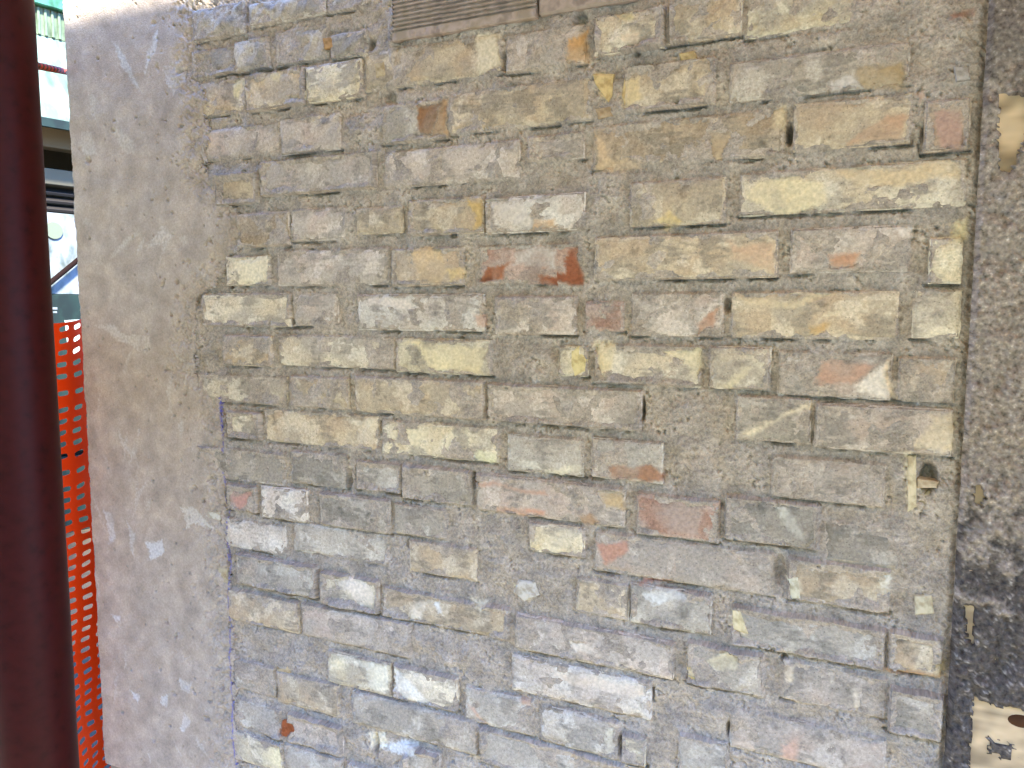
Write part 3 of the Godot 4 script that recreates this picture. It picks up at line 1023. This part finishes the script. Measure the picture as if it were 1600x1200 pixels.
func stone(color: String, points: Array, proud: float) -> void:
	var poly := PackedVector2Array(points)
	var mid := Vector2.ZERO
	for p in poly: mid += p / poly.size()
	var m := plain(Color(color) * Color(K * 0.94, K * 0.94, K * 0.94), 0.95, 0.2)
	m.albedo_texture = stone_grain
	m.uv1_triplanar = true
	m.uv1_scale = Vector3.ONE * 9.0
	var st := SurfaceTool.new()
	st.begin(Mesh.PRIMITIVE_TRIANGLES)
	var n := poly.size()
	var rings: Array = []
	for ring in [[1.06, -14.0], [1.0, proud - 2.2], [0.86, proud - 0.4], [0.5, proud]]:
		var pts: Array = []
		for k in n * 3:
			var p: Vector2 = poly[k / 3].lerp(poly[(k / 3 + 1) % n], (k % 3) / 3.0)
			var q: Vector2 = mid + (p - mid) * (ring[0] + rng.randf_range(-0.04, 0.04))
			pts.append(Vector3((q.x - mid.x) / 1000.0, (q.y - mid.y) / 1000.0, (ring[1] + rng.randf_range(-0.4, 0.4)) / 1000.0))
		rings.append(pts)
	var turn := 0.0
	for k in n: turn += poly[k].cross(poly[(k + 1) % n])
	for r in rings.size() - 1:
		for k in n * 3:
			quad(st, rings[r][k], rings[r][(k + 1) % (n * 3)], rings[r + 1][(k + 1) % (n * 3)], rings[r + 1][k], turn < 0)
	for k in n * 3:
		tri(st, rings[-1][k], rings[-1][(k + 1) % (n * 3)], Vector3(0, 0, proud / 1000.0), turn < 0)
	st.generate_normals()
	part(wall, "stone", st.commit(), m, Vector3(mid.x / 1000.0, EYE + mid.y / 1000.0, 0) - wall.position)


# the fluted clay block at the top of the wall, and the plain one beside it
func build_fluted() -> void:
	var mat := plain(Color8(160, 147, 136), 0.9, 0.3)
	mat.albedo_texture = noise_texture(41, 256, 60.0, 4, [[0.2, Color(0.80, 0.78, 0.76)], [0.5, Color(1, 0.98, 0.96)], [0.8, Color(0.88, 0.86, 0.80)]])
	mat.uv1_triplanar = true
	mat.uv1_scale = Vector3.ONE * 5.0
	var st := SurfaceTool.new()
	st.begin(Mesh.PRIMITIVE_TRIANGLES)
	st.set_smooth_group(-1)
	var prof := PackedVector2Array([Vector2(0, -0.03), Vector2(0, 0.004), Vector2(0.0015, 0.0055), Vector2(0.012, 0.0055)])
	var y := 0.012
	for k in 12:
		prof.append(Vector2(y + 0.0012, 0.0015))
		prof.append(Vector2(y + 0.0034, 0.0012))
		prof.append(Vector2(y + 0.0048, 0.0048))
		prof.append(Vector2(y + 0.0064, 0.0048))
		y += 0.0064
	prof.append(Vector2(y + 0.01, 0.0048))
	prof.append(Vector2(y + 0.01, -0.03))
	var chips := noise_maker(43, 0.012, 3)
	var at := func(k: int, x: float) -> Vector3:
		var c := chips.get_noise_2d(x, prof[k].x)
		return Vector3(x + 0.0015 * c * (1.0 if absf(x) > 0.11 else 0.0), prof[k].x + 0.0006 * c, prof[k].y - (maxf(0.0, c - 0.25) * 0.006 if prof[k].y > 0.003 else 0.0))
	for i in prof.size() - 1:
		for k in 60:
			var x0 := -0.117 + 0.0039 * k
			var x1 := x0 + 0.0039
			quad(st, at.call(i, x0), at.call(i, x1), at.call(i + 1, x1), at.call(i + 1, x0))
	for e in [-0.117, 0.117]:
		for i in range(1, prof.size() - 2):
			tri(st, Vector3(e, 0, -0.03), Vector3(e, prof[i].x, prof[i].y), Vector3(e, prof[i + 1].x, prof[i + 1].y), e > 0)
	st.generate_normals()
	var o := part(wall, "fluted_block", st.commit(), mat, Vector3(-0.078, EYE + 0.397, 0.001) - wall.position)
	tag(o, "grey clay block with fine horizontal flutes at the top of the wall")
	part(wall, "clay_block", box(Vector3(0.14, 0.10, 0.04), 0.003), mat, Vector3(0.112, EYE + 0.449, -0.015) - wall.position)


# ---------------------------------------------------------------- the timber post under its dark coat
func build_post() -> void:
	var post := thing("timber_post", "timber post beside the bricks under a dark flaking cement coat, bare wood showing", "post", Vector3(0.78, 0, 0))
	var wood := plain(Color8(212, 192, 164), 0.85, 0.2)
	wood.albedo_texture = wood_grain()
	wood.uv1_triplanar = true
	wood.uv1_scale = Vector3(2.6, 0.9, 2.6)
	part(post, "timber", box(Vector3(0.40, 3.2, 0.24), 0.004), wood, Vector3(0.78, 1.6, -0.116) - post.position)
	var step := 2.4
	var w := 160
	var h := 620
	var high := PackedFloat32Array()
	high.resize(w * h)
	var colors := PackedColorArray()
	colors.resize(w * h)
	var n1 := noise_maker(51, 46.0, 6)
	n1.fractal_gain = 0.62
	var n2 := noise_maker(52, 8.0, 3)
	var n3 := noise_maker(53, 120.0, 2)
	var bare := [PackedVector2Array([Vector2(594, 232), Vector2(618, 230), Vector2(622, 196), Vector2(607, 147), Vector2(596, 149)]),
		PackedVector2Array([Vector2(592, -205), Vector2(598, -200), Vector2(601, -214), Vector2(599, -229), Vector2(593, -226)]),
		PackedVector2Array([Vector2(590, -350), Vector2(597, -349), Vector2(599, -392), Vector2(593, -388)]),
		PackedVector2Array([Vector2(604, -461), Vector2(760, -466), Vector2(760, -800), Vector2(604, -800)])]
	for y in h:
		var v := 560.0 - y * step
		for x in w:
			var u := 577.0 + x * step
			var a := n1.get_noise_2d(u, v)
			var b := n2.get_noise_2d(u * 0.7, v)
			var c := n3.get_noise_2d(u, v)
			var calm := smoothstep(220.0, 300.0, v)
			var z := 9.5 + 4.0 * c + (12.0 * a + 3.0 * b) * (1.0 - 0.65 * calm)
			z = maxf(z, 4.6 + b)
			var p := Vector2(u + b * 4.0, v + a * 5.0)
			for poly in bare:
				if Geometry2D.is_point_in_polygon(p, poly): z = -6.0
			# a splash of the coat left on the bare wood
			var q := Vector2(u - 634.0, v + 516.0 - a * 8.0)
			if absf(q.x + b * 10.0) < 13.0 and absf(q.y) < 10.0 + b * 8.0: z = 5.2 + 1.0 * b
			if x < 2: z -= (2 - x) * 4.0
			high[y * w + x] = z
			# two mixes of cement: a dark one at the head and low down, a browner one between, with lime specks
			var mix := smoothstep(-350.0, -230.0, v + a * 260.0) * (1.0 - 0.62 * smoothstep(205.0, 265.0, v + a * 90.0))
			var tone := Color(0.30, 0.29, 0.29).lerp(Color(0.88, 0.83, 0.77), mix)
			if b > 0.36 and n3.get_noise_2d(u * 3.0, v * 3.0) > 0.0: tone = tone.lightened(0.65)
			colors[y * w + x] = tone
	var coat := plain(Color.WHITE, 0.95, 0.15)
	coat.albedo_texture = noise_texture(54, 1024, 26.0, 6, [[0.12, Color8(98, 91, 86)], [0.34, Color8(136, 128, 121)], [0.55, Color8(152, 143, 135)], [0.74, Color8(168, 159, 150)], [0.92, Color8(216, 208, 198)]])
	coat.vertex_color_use_as_albedo = true
	coat.uv1_scale = Vector3(1.2, 4.66, 1)
	coat.heightmap_enabled = true
	coat.heightmap_texture = noise_texture(55, 512, 9.0, 3, [[0.0, Color.BLACK], [1.0, Color.WHITE]])
	coat.heightmap_scale = 0.07
	field(post, "cement_coat", 577.0, 560.0, w, h, step, high, -3.0, coat, Rect2(577, -930, 384, 1490), 0.0, colors)
	# the knot hole
	var knot := SphereMesh.new()
	knot.radius = 0.5
	knot.height = 1.0
	knot.radial_segments = 24
	knot.rings = 10
	var k := part(post, "knot", knot, plain(Color8(70, 44, 26), 0.9), Vector3(0.652, EYE - 0.478, 0.002) - post.position)
	k.scale = Vector3(0.030, 0.017, 0.010)


func wood_grain() -> ImageTexture:
	var n := noise_maker(61, 60.0, 3)
	var f := noise_maker(62, 5.0, 2)
	var im := Image.create(256, 256, false, Image.FORMAT_RGB8)
	for y in 256:
		for x in 256:
			var r := n.get_noise_2d(x * 0.25, y * 1.6)
			var g := 0.84 + 0.16 * sin(y * 0.45 + r * 16.0) * 0.5 + f.get_noise_2d(x * 0.2, y) * 0.14
			im.set_pixel(x, y, Color(g, g * 0.97, g * 0.92))
	return ImageTexture.create_from_image(im)


# ---------------------------------------------------------------- ground
func build_ground() -> void:
	var ground := PlaneMesh.new()
	ground.size = Vector2(240, 240)
	var m := plain(Color8(128, 121, 102), 0.95)
	m.albedo_texture = noise_texture(71, 512, 60.0, 5, [[0.2, Color(0.80, 0.79, 0.78)], [0.6, Color(0.95, 0.95, 0.95)], [0.9, Color(1, 1, 1)]])
	m.uv1_triplanar = true
	m.uv1_scale = Vector3.ONE * 0.5
	tag(part(self, "pavement", ground, m), "", "", "", "structure")
	var road := PlaneMesh.new()
	road.size = Vector2(13, 13)
	var r := plain(Color8(60, 50, 36), 0.95)
	r.albedo_texture = m.albedo_texture
	r.uv1_triplanar = true
	r.uv1_scale = Vector3.ONE
	tag(part(self, "road", road, r, Vector3(-7.4, 0.004, -5.7)), "", "", "", "structure")


# ---------------------------------------------------------------- the kiosk beyond the corner
func build_kiosk() -> void:
	var k := thing("kiosk", "green and white kiosk with pale awning seen between red pipe and wall corner", "kiosk", Vector3(-4.26, 0, -2.3), deg_to_rad(78.0))
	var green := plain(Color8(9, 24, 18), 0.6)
	var pale_green := plain(Color8(48, 92, 74), 0.6)
	var rib_mat := plain(Color8(74, 86, 70), 0.7)
	var canvas := plain(Color8(82, 96, 88), 0.9)
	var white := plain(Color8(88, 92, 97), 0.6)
	var worn := noise_texture(91, 256, 60.0, 5, [[0.2, Color(0.62, 0.66, 0.60)], [0.45, Color(0.92, 0.93, 0.91)], [0.8, Color(1, 1, 1)]])
	for m in [green, pale_green, rib_mat, canvas, white]:
		m.albedo_texture = worn
		m.uv1_triplanar = true
		m.uv1_scale = Vector3(1.4, 0.8, 1.4)
	var olive := plain(Color8(76, 70, 56), 0.9)
	part(k, "fascia", box(Vector3(3.2, 0.17, 0.10), 0.006), pale_green, Vector3(0.4, 3.435, 0.0))
	part(k, "valance", box(Vector3(3.2, 0.17, 0.02), 0.002), rib_mat, Vector3(0.4, 3.263, -0.005))
	var rib := box(Vector3(0.016, 0.165, 0.012), 0.003)
	for i in 78:
		part(k, "rib", rib, rib_mat, Vector3(-1.16 + i * 0.04, 3.262, 0.012))
	part(k, "awning", sheet(3.2, Vector2(0.0, 3.18), Vector2(0.28, 2.62), 0.012), canvas, Vector3(0.4, 0, 0))
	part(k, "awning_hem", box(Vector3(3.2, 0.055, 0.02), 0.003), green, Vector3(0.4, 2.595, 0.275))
	part(k, "wall_band", box(Vector3(3.2, 0.16, 0.12), 0.004), olive, Vector3(0.4, 2.58, -0.03))
	part(k, "lintel", box(Vector3(3.2, 0.098, 0.12), 0.004), olive, Vector3(0.4, 2.319, -0.03))
	for i in 3:
		part(k, "louvre", box(Vector3(3.2, 0.022, 0.07), 0.003), plain(Color8(24, 20, 17), 0.7), Vector3(0.4, 2.235 - i * 0.052, -0.045), Vector3(0.5, 0, 0))
	part(k, "white_panel", box(Vector3(3.2, 0.515, 0.05), 0.003), white, Vector3(0.4, 1.84, -0.025))
	var disc := CylinderMesh.new()
	disc.top_radius = 0.052
	disc.bottom_radius = 0.055
	disc.height = 0.012
	for i in 5:
		part(k, "panel_seam", box(Vector3(0.012, 0.5, 0.008), 0.002), olive, Vector3(-0.62 + i * 0.52, 1.84, 0.003))
	part(k, "round_plate", disc, plain(Color8(70, 75, 62), 0.5), Vector3(-0.02, 1.985, 0.006), Vector3(PI / 2, 0, 0))
	part(k, "brace", tube(PackedVector3Array([Vector3(-0.35, 1.42, 0.05), Vector3(0.5, 2.15, 0.05)]), 0.016), plain(Color8(20, 13, 12), 0.9, 0.05), Vector3.ZERO)
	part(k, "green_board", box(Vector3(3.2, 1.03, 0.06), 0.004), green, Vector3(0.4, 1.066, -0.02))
	part(k, "white_mark", box(Vector3(0.05, 0.014, 0.004)), white, Vector3(-0.055, 1.492, 0.012))
	part(k, "white_mark", box(Vector3(0.024, 0.012, 0.004)), white, Vector3(-0.045, 1.468, 0.012))
	part(k, "notice", box(Vector3(0.20, 0.22, 0.004), 0.001), plain(Color8(112, 122, 118), 0.8), Vector3(0.115, 1.31, 0.013), Vector3(0, 0, 0.05))
	part(k, "back_wall", box(Vector3(3.2, 3.5, 0.1)), olive, Vector3(0.4, 1.78, -1.75))
	part(k, "roof", box(Vector3(3.3, 0.1, 1.9)), olive, Vector3(0.4, 3.58, -0.86))
	part(k, "floor", box(Vector3(3.2, 0.06, 1.6)), plain(Color8(44, 36, 28), 0.9), Vector3(0.4, 0.53, -0.9))
	for x in [-1.22, 2.02]:
		part(k, "side_wall", box(Vector3(0.08, 3.5, 1.7)), olive, Vector3(x, 1.78, -0.86))
	part(k, "gap_shade_panel", box(Vector3(3.1, 0.52, 0.05), 0.004), green, Vector3(0.4, 0.262, -0.06))  # added dark panel, stands in for the shade under the kiosk floor


func sheet(width: float, a: Vector2, b: Vector2, thick: float) -> Mesh:
	var st := SurfaceTool.new()
	st.begin(Mesh.PRIMITIVE_TRIANGLES)
	var h := width / 2
	var n := 24
	var n_rows := 6
	var at := func(i: int, r: int, t: float) -> Vector3:
		var p := a.lerp(b, float(r) / n_rows)
		return Vector3(-h + width * i / n, p.y + 0.008 * sin(i * 1.7) * sin(PI * r / n_rows) - t, p.x)
	for i in n:
		for r in n_rows:
			quad(st, at.call(i, r, 0.0), at.call(i, r + 1, 0.0), at.call(i + 1, r + 1, 0.0), at.call(i + 1, r, 0.0))
			quad(st, at.call(i, r, thick), at.call(i, r + 1, thick), at.call(i + 1, r + 1, thick), at.call(i + 1, r, thick), true)
	st.generate_normals()
	return st.commit()


# ---------------------------------------------------------------- added sheet above the frame, put there to shade the wall and warm its light
func build_added_tarpaulin() -> void:
	var added_tarp := thing("added_tarpaulin", "added translucent sand coloured sheet shading and warming the wall, unseen overhead", "added_tarpaulin", Vector3(-0.5, 2.22, 0.6))
	var cloth := plain(Color8(224, 174, 106), 0.85, 0.2)
	cloth.backlight_enabled = true
	cloth.backlight = Color(0.55, 0.55, 0.55)
	# outline shaped for its shade, kept out of view past the wall corner
	var edge := PackedVector2Array([Vector2(-4.2, 1.38), Vector2(6.0, 1.38), Vector2(6.0, 0.03), Vector2(-0.12, 0.03), Vector2(-0.26, 0.14), Vector2(-1.19, 0.14), Vector2(-1.25, -0.05), Vector2(-3.0, -1.25), Vector2(-4.2, -1.90)])
	var st := SurfaceTool.new()
	st.begin(Mesh.PRIMITIVE_TRIANGLES)
	var order := Geometry2D.triangulate_polygon(edge)
	for k in range(0, order.size(), 3):
		var p: Array = []
		for q in 3:
			p.append(Vector3(edge[order[k + q]].x, 2.24, edge[order[k + q]].y) - added_tarp.position)
		tri(st, p[0], p[1], p[2])
		tri(st, p[0] - Vector3(0, 0.002, 0), p[1] - Vector3(0, 0.002, 0), p[2] - Vector3(0, 0.002, 0), true)
	st.generate_normals()
	part(added_tarp, "cloth", st.commit(), cloth)
	var steel := plain(Color8(120, 118, 114), 0.5)
	for z in [0.16, 1.36]:
		part(added_tarp, "rail", tube(PackedVector3Array([Vector3(-1.1, 2.262, z) - added_tarp.position, Vector3(6.0, 2.262, z) - added_tarp.position]), 0.02), steel)


# added ochre facade behind the camera, for warm bounce and to cover low sky
func build_bounce_facade() -> void:
	var bounce_facade := thing("bounce_facade", "added ochre facade for warm bounce light, unseen behind the camera", "bounce_facade", Vector3(2.0, 0, 4.6))
	var m := plain(Color8(212, 174, 112), 0.95)
	part(bounce_facade, "wall", box(Vector3(17, 4.0, 0.4)), m, Vector3(-1.5, 2.0, 0.2))
	part(bounce_facade, "roof", box(Vector3(17.6, 0.14, 1.0)), plain(Color8(150, 82, 58), 0.9), Vector3(-1.5, 4.07, 0.2))


# ---------------------------------------------------------------- pipe, net, rope
func build_pipe() -> void:
	var at := Vector3(-0.635, 0, 0.327)
	var pipe := thing("scaffold_pipe", "thick dark red painted upright scaffold pipe at the left edge", "pipe", at)
	var paint := plain(Color8(52, 12, 10), 0.46, 0.22)
	paint.albedo_texture = noise_texture(81, 512, 40.0, 7, [[0.12, Color(0.72, 0.68, 0.66)], [0.30, Color(0.88, 0.86, 0.85)], [0.5, Color(0.95, 0.94, 0.94)], [0.80, Color(0.98, 0.98, 0.98)], [0.90, Color(1.0, 1.0, 1.0)]])
	paint.uv1_triplanar = true
	paint.uv1_scale = Vector3.ONE * 3.0
	var c := CylinderMesh.new()
	c.top_radius = 0.055
	c.bottom_radius = 0.055
	c.height = 2.219
	c.radial_segments = 64
	part(pipe, "tube", c, paint, Vector3(0, 1.1095, 0))


func build_net() -> void:
	var net := thing("safety_net", "orange plastic safety net hanging between the red pipe and wall corner", "safety net", Vector3(-0.98, 0.45, 0.09), atan2(0.971, -0.255))
	var m := plain(Color8(214, 56, 5), 0.6, 0.12)
	m.backlight_enabled = true
	m.backlight = Color(0.25, 0.05, 0.01)
	var st := SurfaceTool.new()
	st.begin(Mesh.PRIMITIVE_TRIANGLES)
	var wide := 0.036
	var cols := 22
	var row_at := PackedFloat32Array([0.0])
	var kk := 0
	while row_at[row_at.size() - 1] < 1.0:
		kk += 1
		row_at.append(row_at[row_at.size() - 1] + (0.044 if kk in [36, 30] else 0.024))
	var rows := row_at.size() - 1
	var n := 16
	var place := func(x: float, y: float, side: float) -> Vector3:
		return Vector3(x, y + 0.006 * sin(x * 23.0 + y * 3.0), 0.007 * sin(x * 31.0 + y * 4.0) + 0.005 * sin(y * 13.0 + x * 9.0) + 0.003 * sin(y * 41.0 - x * 22.0) + side)
	for r in rows:
		for c in cols:
			var mid := Vector2(c * wide + wide / 2 - 0.1, (row_at[r] + row_at[r + 1]) / 2)
			var tall := row_at[r + 1] - row_at[r]
			var slant := 0.10 + 0.10 * sin(c * 2.1 + r * 0.7)
			var rim: Array = []
			var hole: Array = []
			for i in n:
				var a := TAU * i / n
				var d := Vector2(cos(a), sin(a))
				var e := d / maxf(absf(d.x), absf(d.y))
				rim.append(mid + Vector2(e.x * wide / 2, e.y * tall / 2))
				var q := d / pow(pow(absf(d.x), 4.0) + pow(absf(d.y), 4.0), 0.25)
				hole.append(mid + Vector2(q.x * 0.0112, q.y * 0.0052).rotated(slant))
			for i in n:
				var j := (i + 1) % n
				for side in [0.0007, -0.0007]:
					quad(st, place.call(rim[i].x, rim[i].y, side), place.call(rim[j].x, rim[j].y, side), place.call(hole[j].x, hole[j].y, side), place.call(hole[i].x, hole[i].y, side), side < 0)
				quad(st, place.call(hole[i].x, hole[i].y, 0.0007), place.call(hole[j].x, hole[j].y, 0.0007), place.call(hole[j].x, hole[j].y, -0.0007), place.call(hole[i].x, hole[i].y, -0.0007))
	st.generate_normals()
	part(net, "mesh_sheet", st.commit(), m)


func build_rope() -> void:
	var a := Vector3(-0.6876, 1.8623, 0.2437)
	var b := Vector3(-1.56, 2.1513, -0.548)
	var rope := thing("rope", "thin twisted rust red rope stretched from the red pipe past the wall corner", "rope", a)
	var mats := [plain(Color8(150, 52, 32), 0.8), plain(Color8(70, 48, 30), 0.9)]
	var along := (b - a)
	var side := along.normalized().cross(Vector3.UP).normalized()
	var up := side.cross(along.normalized())
	for s in 2:
		var pts := PackedVector3Array()
		for i in 260:
			var t := i / 259.0
			var ang := t * along.length() / 0.022 * TAU / 2 + s * PI
			pts.append(along * t + (side * cos(ang) + up * sin(ang)) * 0.0026)
		part(rope, "strand", tube(pts, 0.0036, 8), mats[s])
